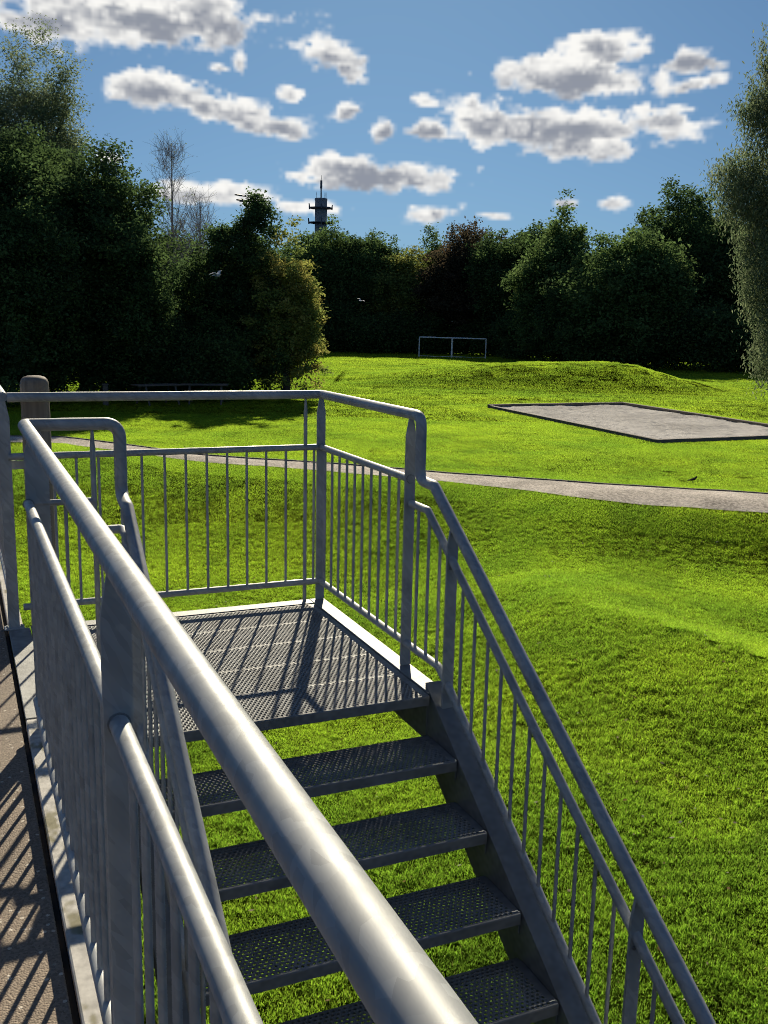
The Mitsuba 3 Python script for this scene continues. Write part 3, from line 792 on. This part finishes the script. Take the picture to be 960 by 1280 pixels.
def limbs(rng, base, top, r, ends, twig=0.02):
    ms = []
    k = np.linspace(0, 1, 9)
    wob = np.cumsum(rng.normal(0, 0.05, (9, 3)), axis=0) * [1, 1, 0]
    axis = base + (top - base) * k[:, None] + wob * np.linalg.norm(top - base) * 0.05
    ms.append(sweep(axis, r * (1.15 - k * 0.95) * np.where(k == 0, 1.25, 1), 8))
    for e in ends:
        h = np.clip((e[2] - base[2]) / (top[2] - base[2]) * 0.75, 0.15, 0.9)
        s = base + (top - base) * h
        s = np.array([np.interp(h, k, axis[:, q_]) for q_ in range(3)])
        m = (s + e) / 2 + rng.normal(0, 0.12, 3) + [0, 0, -0.1]
        rr = r * (1.1 - h) * 0.45 + twig
        ms.append(sweep([s, m, e], [rr, rr * 0.6, twig * 0.6], 5, caps=False))
    return join(ms)


DARK = [(0.072, 0.121, 0.041), (0.086, 0.147, 0.053), (0.062, 0.105, 0.045), (0.101, 0.163, 0.053)]
MID = [(0.115, 0.189, 0.059), (0.140, 0.212, 0.072), (0.092, 0.153, 0.053)]
OLIVE = [(0.192, 0.239, 0.065), (0.242, 0.265, 0.072), (0.140, 0.198, 0.065)]
COPPER = [(0.082, 0.070, 0.042), (0.095, 0.072, 0.045), (0.070, 0.068, 0.040)]
WILLOW = [(0.192, 0.251, 0.132), (0.242, 0.292, 0.162), (0.153, 0.212, 0.105)]
GOLD = [(0.332, 0.344, 0.088), (0.267, 0.304, 0.077), (0.381, 0.358, 0.103), (0.204, 0.265, 0.073)]


def tree(seed, label, deg, dist, z_top, half, palette, leaf, per, each, group=None, name='tree', z_low=None, shape='oval', spread=None, bark='bark', droop=0.0, narrow=0.55, trunk=0.16, extra=(), lumps=0.3):
    rng = np.random.default_rng(seed)
    x, y = bearing(deg, dist)
    z0 = float(ground_z(np.array([x]), np.array([y]))[0])
    z_low = z0 + 0.6 if z_low is None else z_low
    key = thing(name, label, 'shrub' if name == 'shrub' else 'tree', group)
    hgt = z_top - z_low
    blobs = []
    if shape == 'oval':
        blobs = [(x, y, z_low + hgt * 0.42, half, half, hgt * 0.44), (x + rng.uniform(-.3, .3) * half, y, z_low + hgt * 0.72, half * 0.68, half * 0.68, hgt * 0.28)]
        for _ in range(5):
            a = rng.uniform(0, 2 * np.pi)
            blobs.append((x + math.cos(a) * half * 0.62, y + math.sin(a) * half * 0.62, z_low + hgt * rng.uniform(0.22, 0.7), half * 0.5, half * 0.5, hgt * 0.22))
    elif shape == 'spire':
        blobs = [(x, y, z_low + hgt * 0.5, half * 0.8, half * 0.8, hgt * 0.5)]
        for k in range(6):
            a = rng.uniform(0, 2 * np.pi)
            h = rng.uniform(0.15, 0.85)
            blobs.append((x + math.cos(a) * half * 0.5, y + math.sin(a) * half * 0.5, z_low + hgt * h, half * 0.45 * (1.2 - h), half * 0.45 * (1.2 - h), hgt * 0.16))
    for dx, dz, rx, rz in extra:       # further lobes: offset across the line of sight, height, radii
        a = math.radians(deg)
        blobs.append((x + dx * math.cos(a), y - dx * math.sin(a), dz, rx, rx, rz))
    cen = crown_centres(rng, blobs, per, lumps)
    cen = cen[cen[:, 2] > z0 + 0.15]
    m, col = leaf_mesh(rng, cen, each, (spread or leaf * 2.2), leaf, palette, droop, narrow)
    part(key, 'crown', m, 'leaf', False, color=col)
    ends = cen[rng.choice(len(cen), min(26, len(cen)), replace=False)]
    part(key, 'trunk', limbs(rng, np.array([x, y, z0 - 0.2]), np.array([x, y, z_low + hgt * 0.8]), trunk, ends), bark, 50)
    return key


G_FAR = 'trees along the far side of the field'
far_trees = [  # bearing, distance, top height, half width, palette, shape, label
    (19.6, 112, 11.2, 4.6, MID, 'oval', 'bushy green tree in the far row just below the concrete tower'),
    (21.9, 114, 11.6, 4.8, DARK, 'oval', 'dark rounded tree in the far row right of the tower'),
    (23.4, 113, 10.0, 4.0, MID, 'oval', 'mid green tree in the far row behind the paler one left of the goal'),
    (25.0, 111, 9.3, 4.3, OLIVE, 'oval', 'paler olive green tree in the far row, left of the goal'),
    (26.4, 116, 12.0, 1.7, MID, 'spire', 'slender light tree sticking up left of the copper tree'),
    (28.4, 110, 11.5, 5.4, COPPER, 'oval', 'dark copper coloured tree behind the goal'),
    (31.2, 104, 11.5, 4.4, DARK, 'oval', 'dark tree with a flat bushy top right of the copper tree'),
    (33.4, 93, 11.4, 3.8, MID, 'oval', 'tall grey green tree in the middle of the right far row'),
    (35.4, 87, 8.2, 4.0, DARK, 'oval', 'low dark tree in the dip of the right far row'),
    (37.3, 84, 8.9, 4.6, MID, 'oval', 'broad olive tinted tree in front of the tallest far tree'),
    (39.4, 93, 13.4, 4.6, DARK, 'oval', 'tallest dark tree of the far row with a ragged top'),
    (42.2, 90, 11.2, 4.6, DARK, 'oval', 'dark tree of the far row partly behind the weeping tree'),
    (45.2, 92, 11.5, 5.0, DARK, 'oval', 'dark tree of the far row behind the weeping tree')]
for k, (deg, dist, zt, half, pal, shp, lab) in enumerate(far_trees):
    tree(100 + k, lab, deg, dist, zt, half, pal, 0.30, 27, 52, group=None, shape=shp, spread=0.37, lumps=0.55)
hidden = [(6, 95, 7), (10, 98, 8.5), (13.2, 100, 9), (16.5, 108, 9.0), (48.5, 92, 11), (52, 95, 10)]
for k, (deg, dist, zt) in enumerate(hidden):
    tree(140 + k, 'dark tree far behind the near trees, mostly hidden by them', deg, dist, zt, 5.2, DARK, 0.42, 12, 40, group='trees hidden behind nearer trees', spread=0.6)
SHRUB_SPOTS = ['left of the concrete tower', 'directly below the concrete tower', 'right of the tower, behind the flying gull', 'below the paler olive tree', 'just left of the goal', 'behind the left half of the goal', 'behind the right half of the goal',
               'just right of the goal', 'behind the left end of the long mound', 'behind the middle of the long mound', 'behind the highest part of the mound', 'behind the right end of the mound', 'below the tallest far tree',
               'left of the weeping tree', 'partly behind the weeping tree', 'fully behind the weeping tree']
for k, deg in enumerate(np.arange(17.0, 48.5, 2.1)):
    dist = np.interp(deg, [17, 23.5, 25, 30, 31.5, 36, 48], [107, 106, 107, 106, 97, 83, 80]) + (k % 3) * 1.0
    tree(170 + k, 'low dark shrub ' + SHRUB_SPOTS[k], float(deg), float(dist), FIELD + 3.6 + (k * 7 % 5) * 0.35, 2.9, DARK, 0.30, 26, 34, group='shrubs at the foot of the far trees', name='shrub', z_low=FIELD + 0.1, spread=0.45, trunk=0.06)

# left group, nearer
tree(201, 'tall airy pale green tree rising at the upper left edge', 5.0, 47, 12.9, 2.4, WILLOW, 0.11, 62, 62, shape='spire', spread=0.26, z_low=1.5, lumps=0.45, extra=((-0.2, 9.0, 1.7, 3.2),))
tree(202, 'second airy pale tree at the very left edge of the picture', 1.6, 46, 12.4, 2.6, WILLOW, 0.11, 62, 60, shape='spire', spread=0.26, z_low=1.5, lumps=0.45, extra=((0.3, 8.5, 1.8, 3.0),))
tree(203, 'big dark broad tree standing in front of the pale trees on the left', 6.7, 40, 7.7, 3.2, DARK, 0.15, 62, 84, spread=0.23, z_low=-1.75, lumps=0.55, extra=((2.0, 2.8, 1.4, 1.5), (2.2, 0.9, 1.4, 1.2), (-2.0, 5.5, 2.2, 2.6), (0.6, 5.2, 1.5, 1.4)))
tree(204, 'dark tree at the left edge beside the wooden post', 2.4, 38, 7.6, 3.2, DARK, 0.15, 60, 76, spread=0.23, z_low=-1.75, lumps=0.5)
tree(205, 'dark leafy tree with twin tips right of the bare birch', 15.1, 43, 4.7, 2.6, DARK, 0.14, 60, 84, spread=0.19, z_low=-1.78, lumps=0.6, extra=((0.75, 5.0, 0.95, 1.25), (1.0, 6.0, 0.5, 0.6), (-0.55, 4.4, 0.95, 1.0), (-1.5, 2.6, 1.3, 1.8)))
tree(206, 'yellowish green tree at the right end of the left group', 18.0, 41.5, 4.3, 1.45, GOLD, 0.13, 50, 84, spread=0.16, z_low=-1.75, lumps=0.75, extra=((0.5, 0.6, 1.1, 1.3),))
tree(207, 'dark bush between the big dark tree and the twin tipped tree', 11.5, 43, 2.0, 2.2, DARK, 0.15, 70, 56, name='shrub', spread=0.28, z_low=-1.75, trunk=0.07)
tree(208, 'low dark bush under the twin tipped tree', 13.2, 40.5, 1.0, 1.9, DARK, 0.14, 70, 56, name='shrub', spread=0.26, z_low=-1.75, trunk=0.06)
tree(209, 'low dark bush at the foot of the big dark tree', 9.6, 41, 0.8, 1.9, DARK, 0.14, 70, 56, name='shrub', spread=0.26, z_low=-1.75, trunk=0.06)
# weeping tree at the right edge
tree(220, 'tall weeping tree with drooping grey green foliage at the right edge', 46.8, 46, 15.8, 1.6, WILLOW, 0.17, 62, 60, shape='spire', spread=0.22, z_low=3.0, droop=0.50, narrow=0.3, trunk=0.25, lumps=0.45, bark='pale_bark',
     extra=((-1.5, 15.0, 0.9, 0.9), (-0.5, 14.9, 1.3, 1.2), (-1.3, 13.8, 1.2, 1.0), (-1.1, 12.1, 1.9, 1.6), (-2.4, 10.8, 1.4, 1.1), (-1.0, 9.3, 2.0, 1.6), (-3.3, 8.3, 1.2, 0.8), (-2.7, 7.2, 1.3, 1.0), (-1.2, 6.7, 1.8, 1.5), (-2.0, 5.2, 1.3, 1.1),
            (-1.7, 3.5, 1.2, 1.2), (-0.9, 1.3, 1.5, 1.7), (-0.3, 4.1, 2.0, 1.8), (0.2, 10.7, 2.6, 2.2), (2.0, 13.0, 2.4, 2.4), (2.0, 6.0, 2.6, 3.0)))


# bare birch: trunk, limbs and many fine twigs
def bare_birch(seed, label, deg, dist, z_top):
    rng = np.random.default_rng(seed)
    x, y = bearing(deg, dist)
    z0 = float(ground_z(np.array([x]), np.array([y]))[0])
    key = thing('birch_tree', label, 'tree')
    base, top = np.array([x, y, z0 - 0.2]), np.array([x + 0.1, y, z_top])
    part(key, 'trunk', sweep(np.linspace(base, top, 7), np.linspace(0.15, 0.014, 7), 7), 'pale_bark', 50)
    ms, tips = [], []
    for k in range(105):
        h = rng.uniform(0.28, 0.95)
        s = base + (top - base) * h
        a, L = rng.uniform(0, 2 * np.pi), (1.2 - h) * rng.uniform(1.9, 3.6)
        e = s + np.array([math.cos(a) * L * 0.62, math.sin(a) * L * 0.62, L * 0.95])
        ms.append(sweep([s, (s + e) / 2 + [0, 0, -0.12], e], [0.03 * (1.1 - h), 0.016 * (1.1 - h) + 0.004, 0.005], 4, caps=False))
        for _ in range(12):
            u = rng.uniform(0.25, 1)
            b = s + (e - s) * u
            d = rng.normal(0, 0.30, 3) + [0, 0, 0.30]
            ms.append(sweep([b, b + d * 0.55 + [0, 0, 0.03], b + d], [0.0065, 0.005, 0.003], 3, caps=False))
            tips.append(b + d)
    part(key, 'twigs', join(ms), 'pale_bark', 50)
    m, col = leaf_mesh(rng, np.array(tips)[::2], 2, 0.12, 0.06, OLIVE + [(0.10, 0.07, 0.04)])
    part(key, 'crown', m, 'leaf', False, color=col, label='last few small leaves on the bare twigs')


bare_birch(230, 'nearly bare birch with fine twigs between the left trees', 11.6, 48, 9.3)
bare_birch(231, 'smaller bare birch behind and right of the other one', 13.1, 52, 7.6)

# ------------------------------------------------------------------ telecom tower far away
tw = thing('concrete_tower', 'tall grey concrete telecom tower with two platforms and mast above the trees', 'tower')
tx, ty = bearing(19.92, 600)
m = trimesh.creation.revolve(np.array([(0, -5), (3.9, -5), (3.55, 40), (3.55, 71.2), (3.7, 71.3), (3.7, 72.4), (3.4, 72.4), (0, 72.2)]), sections=32)
m.apply_translation([tx, ty, 0])
part(tw, 'shaft', m, 'tower_concrete', 40)
for z, r in ((66.4, 7.0), (58.0, 7.4)):
    m = trimesh.creation.revolve(np.array([(3.4, z), (r, z + 0.35), (r, z + 0.85), (3.4, z + 0.95)]), sections=32)
    m.apply_translation([tx, ty, 0])
    pk = part(tw, 'platform', m, 'tower_steel', 40)
    for k in range(5):
        a = [0.05, 1.3, 2.5, 3.1, 4.4][k]
        c = np.array([tx + r * math.cos(a), ty + r * math.sin(a), z])
        part(pk, 'antenna', sweep([c, c + [0.3 * math.cos(a), 0.3 * math.sin(a), 2.9]], [0.45, 0.3], 6), 'tower_steel')
part(tw, 'mast', sweep([(tx, ty, 72.2), (tx, ty, 78), (tx, ty, 78.1), (tx, ty, 82.6), (tx, ty, 82.7), (tx, ty, 85.5)], [0.5, 0.42, 0.7, 0.65, 0.2, 0.12], 8), 'tower_steel')
for dx in (-2.9, 3.1, 2.4):
    part(tw, 'aerial', sweep([(tx + dx, ty, 72.2), (tx + dx, ty, 76.0)], 0.14, 5), 'tower_steel')

# ------------------------------------------------------------------ floodlight mast
lx, ly = bearing(15.75, 60)
fl = thing('floodlight_mast', 'slim lamp post with two flat dark lamp heads above the left trees', 'lamp post')
part(fl, 'pole', sweep([(lx, ly, FIELD - 0.2), (lx, ly, 8.25)], [0.09, 0.05], 10), 'lamp_grey')
ca, sa = math.cos(math.radians(15.75)), -math.sin(math.radians(15.75))
for dz, off in ((8.55, -0.35), (8.27, -0.25)):
    c = np.array([lx + ca * off, ly + sa * off, dz])
    m = trimesh.convex.convex_hull(np.vstack([trimesh.creation.icosphere(1, 0.08).vertices * [1.6, 1, 0.6] + [-0.22, 0, 0.03], trimesh.creation.icosphere(1, 0.08).vertices * [1.4, 1, 0.5] + [0.28, 0, -0.03]]))
    m.apply_transform(trimesh.transformations.rotation_matrix(math.radians(-15.75), [0, 0, 1]))
    m.apply_translation(c)
    part(fl, 'lamp_head', m, 'lamp_grey', 40)
part(fl, 'arm', sweep([(lx - ca * 0.4, ly - sa * 0.4, 8.22), (lx + ca * 0.35, ly + sa * 0.35, 8.20)], 0.025, 8), 'lamp_grey')

# ------------------------------------------------------------------ goal
gl = thing('football_goal', 'white metal football goal frame in the shade of the far trees', 'goal')
a, b = np.array(bearing(25.68, 98.0)), np.array(bearing(29.52, 97.0))
gz = FIELD - 0.1
part(gl, 'crossbar', rod((*a, FIELD + 1.92), (*b, FIELD + 1.90), 0.06, 12), 'white_paint')
for k, r in ((0.0, 0.06), (0.495, 0.095), (1.0, 0.06)):
    p = a + (b - a) * k
    part(gl, 'post', rod((*p, gz), (*p, FIELD + 1.9), r, 12), 'white_paint')
q1, q2 = np.array(bearing(25.75, 99.6)), np.array(bearing(29.45, 98.6))
part(gl, 'ground_bar', sweep([(*a, FIELD + 0.03), (*q1, FIELD + 0.03), (*q2, FIELD + 0.03), (*b, FIELD + 0.03)], 0.03, 8), 'white_paint')

# ------------------------------------------------------------------ picnic tables and bollard under the left trees
def picnic(label, x, y, rot):
    key = thing('picnic_table', label, 'picnic table', 'picnic tables under the left trees')
    tf = trimesh.transformations.translation_matrix([x, y, float(ground_z(x, y))]) @ trimesh.transformations.rotation_matrix(rot, [0, 0, 1])

    def put(nm, m):
        m.apply_transform(tf)
        part(key, nm, m, 'bench_wood', 30)
    for k in range(5):
        put('table_plank', box((-0.9, -0.37 + k * 0.15, 0.72), (0.9, -0.37 + k * 0.15 + 0.138, 0.76), 0.004))
    for s in (-1, 1):
        for k in range(2):
            put('seat_plank', box((-0.9, s * 0.72 - 0.14 + k * 0.145, 0.42), (0.9, s * 0.72 - 0.14 + k * 0.145 + 0.135, 0.46), 0.004))
    for x_ in (-0.6, 0.6):
        put('leg_frame', join([box((x_ - 0.03, -0.82, 0.35), (x_ + 0.03, 0.82, 0.417), 0.004), sweep([(x_ + 0.05, -0.6, -0.05), (x_ + 0.05, -0.25, 0.72)], 0.04, 6), sweep([(x_ + 0.05, 0.6, -0.05), (x_ + 0.05, 0.25, 0.72)], 0.04, 6)]))


picnic('grey wooden picnic table in the tree shade, left one of two', 7.05, 37.6, 0.25)
picnic('grey wooden picnic table in the tree shade, right one of two', 8.9, 37.6, -0.3)
bo = thing('bollard', 'short square wooden bollard in the shade left of the picnic tables', 'bollard')
part(bo, 'post', box((5.05, 37.4, -1.95), (5.24, 37.59, -1.05), 0.02), 'bench_wood', 30)
part(bo, 'cap', box((5.03, 37.38, -1.047), (5.26, 37.61, -1.0), 0.012), 'bench_wood', 30)

# ------------------------------------------------------------------ birds
def ball(c, r, s=(1, 1, 1), sub=2):
    m = trimesh.creation.icosphere(sub, r)
    m.apply_scale(s)
    m.apply_translation(c)
    return m


def hull(*ms):
    return trimesh.convex.convex_hull(np.vstack([m.vertices for m in ms]))


bx, by = 14.66, 16.53
bird = thing('bird', 'small black bird standing on the lawn just beyond the gravel path', 'bird')
bz = float(ground_z(np.array([bx]), np.array([by]))[0]) + 0.095
tf = trimesh.transformations.translation_matrix([bx, by, bz]) @ trimesh.transformations.scale_matrix(0.9) @ trimesh.transformations.rotation_matrix(math.radians(-20), [0, 0, 1])
import manifold3d as m3


def to_m3(t):
    return m3.Manifold(m3.Mesh(np.asarray(t.vertices, np.float32), np.asarray(t.faces, np.uint32)))


body = to_m3(hull(ball((-0.035, 0, 0.0), 0.030), ball((0.035, 0, 0.022), 0.033))) + to_m3(hull(ball((0.035, 0, 0.022), 0.028), ball((0.075, 0, 0.062), 0.021))) + to_m3(ball((0.078, 0, 0.066), 0.024)) + to_m3(hull(ball((-0.04, 0, 0.0), 0.024), ball((-0.135, 0.012, -0.018), 0.006), ball((-0.135, -0.012, -0.018), 0.006)))
bm = body.to_mesh()
bt = trimesh.Trimesh(bm.vert_properties[:, :3], bm.tri_verts)
bt.apply_transform(tf)
part(bird, 'body', bt, 'black_plumage', 50)
for s in (-1, 1):
    w = hull(ball((0.03, s * 0.028, 0.025), 0.016), ball((-0.03, s * 0.03, 0.008), 0.016), ball((-0.095, s * 0.016, -0.008), 0.004))
    w.apply_transform(tf)
    part(bird, 'wing', w, 'black_plumage', 50)
    lg = join([rod((0.0, s * 0.015, -0.02), (0.004, s * 0.017, -0.075), 0.0035, 6), rod((-0.012, s * 0.017, -0.078), (0.028, s * 0.02, -0.078), 0.0028, 5)])
    lg.apply_transform(tf)
    part(bird, 'leg', lg, 'dark_timber')
bk = sweep([(0.096, 0, 0.066), (0.122, 0, 0.061)], [0.007, 0.001], 6)
bk.apply_transform(tf)
part(bird, 'bill', bk, 'orange_bill')


def gull(label, c, rot, bank, span=1.15):
    key = thing('gull', label, 'gull')
    tf = trimesh.transformations.translation_matrix(c) @ trimesh.transformations.rotation_matrix(rot, [0, 0, 1]) @ trimesh.transformations.rotation_matrix(bank, [1, 0, 0])
    b = join([hull(ball((-0.12, 0, 0), 0.045), ball((0.08, 0, 0.005), 0.065)), hull(ball((0.1, 0, 0.01), 0.05), ball((0.19, 0, 0.02), 0.038)), hull(ball((-0.13, 0, 0), 0.035), ball((-0.27, 0.05, 0), 0.006), ball((-0.27, -0.05, 0), 0.006))])
    b.apply_transform(tf)
    part(key, 'body', b, 'gull_white', 50)
    for s in (-1, 1):
        w = join([hull(ball((0.07, s * 0.04, 0.03), 0.018), ball((-0.07, s * 0.04, 0.03), 0.012), ball((0.11, s * span * 0.24, 0.13), 0.014), ball((-0.05, s * span * 0.24, 0.12), 0.006)),
                  hull(ball((0.11, s * span * 0.24, 0.13), 0.014), ball((-0.05, s * span * 0.24, 0.12), 0.006), ball((-0.06, s * span * 0.5, 0.10), 0.005))])
        w.apply_transform(tf)
        part(key, 'wing', w, 'gull_grey', 40)
    bl = sweep([(0.225, 0, 0.018), (0.275, 0, 0.012)], [0.012, 0.002], 6)
    bl.apply_transform(tf)
    part(key, 'bill', bl, 'orange_bill')


gull('white gull gliding in front of the dark twin tipped tree', (9.24, 36.8, 3.05), -1.2, 0.3, 0.62)
gull('white gull flying in front of the far trees, above the field', (34.07, 83.28, 3.33), 0.6, 0.35, 0.9)

for k in [k for k, v in scene.items() if v is None]:
    del scene[k]
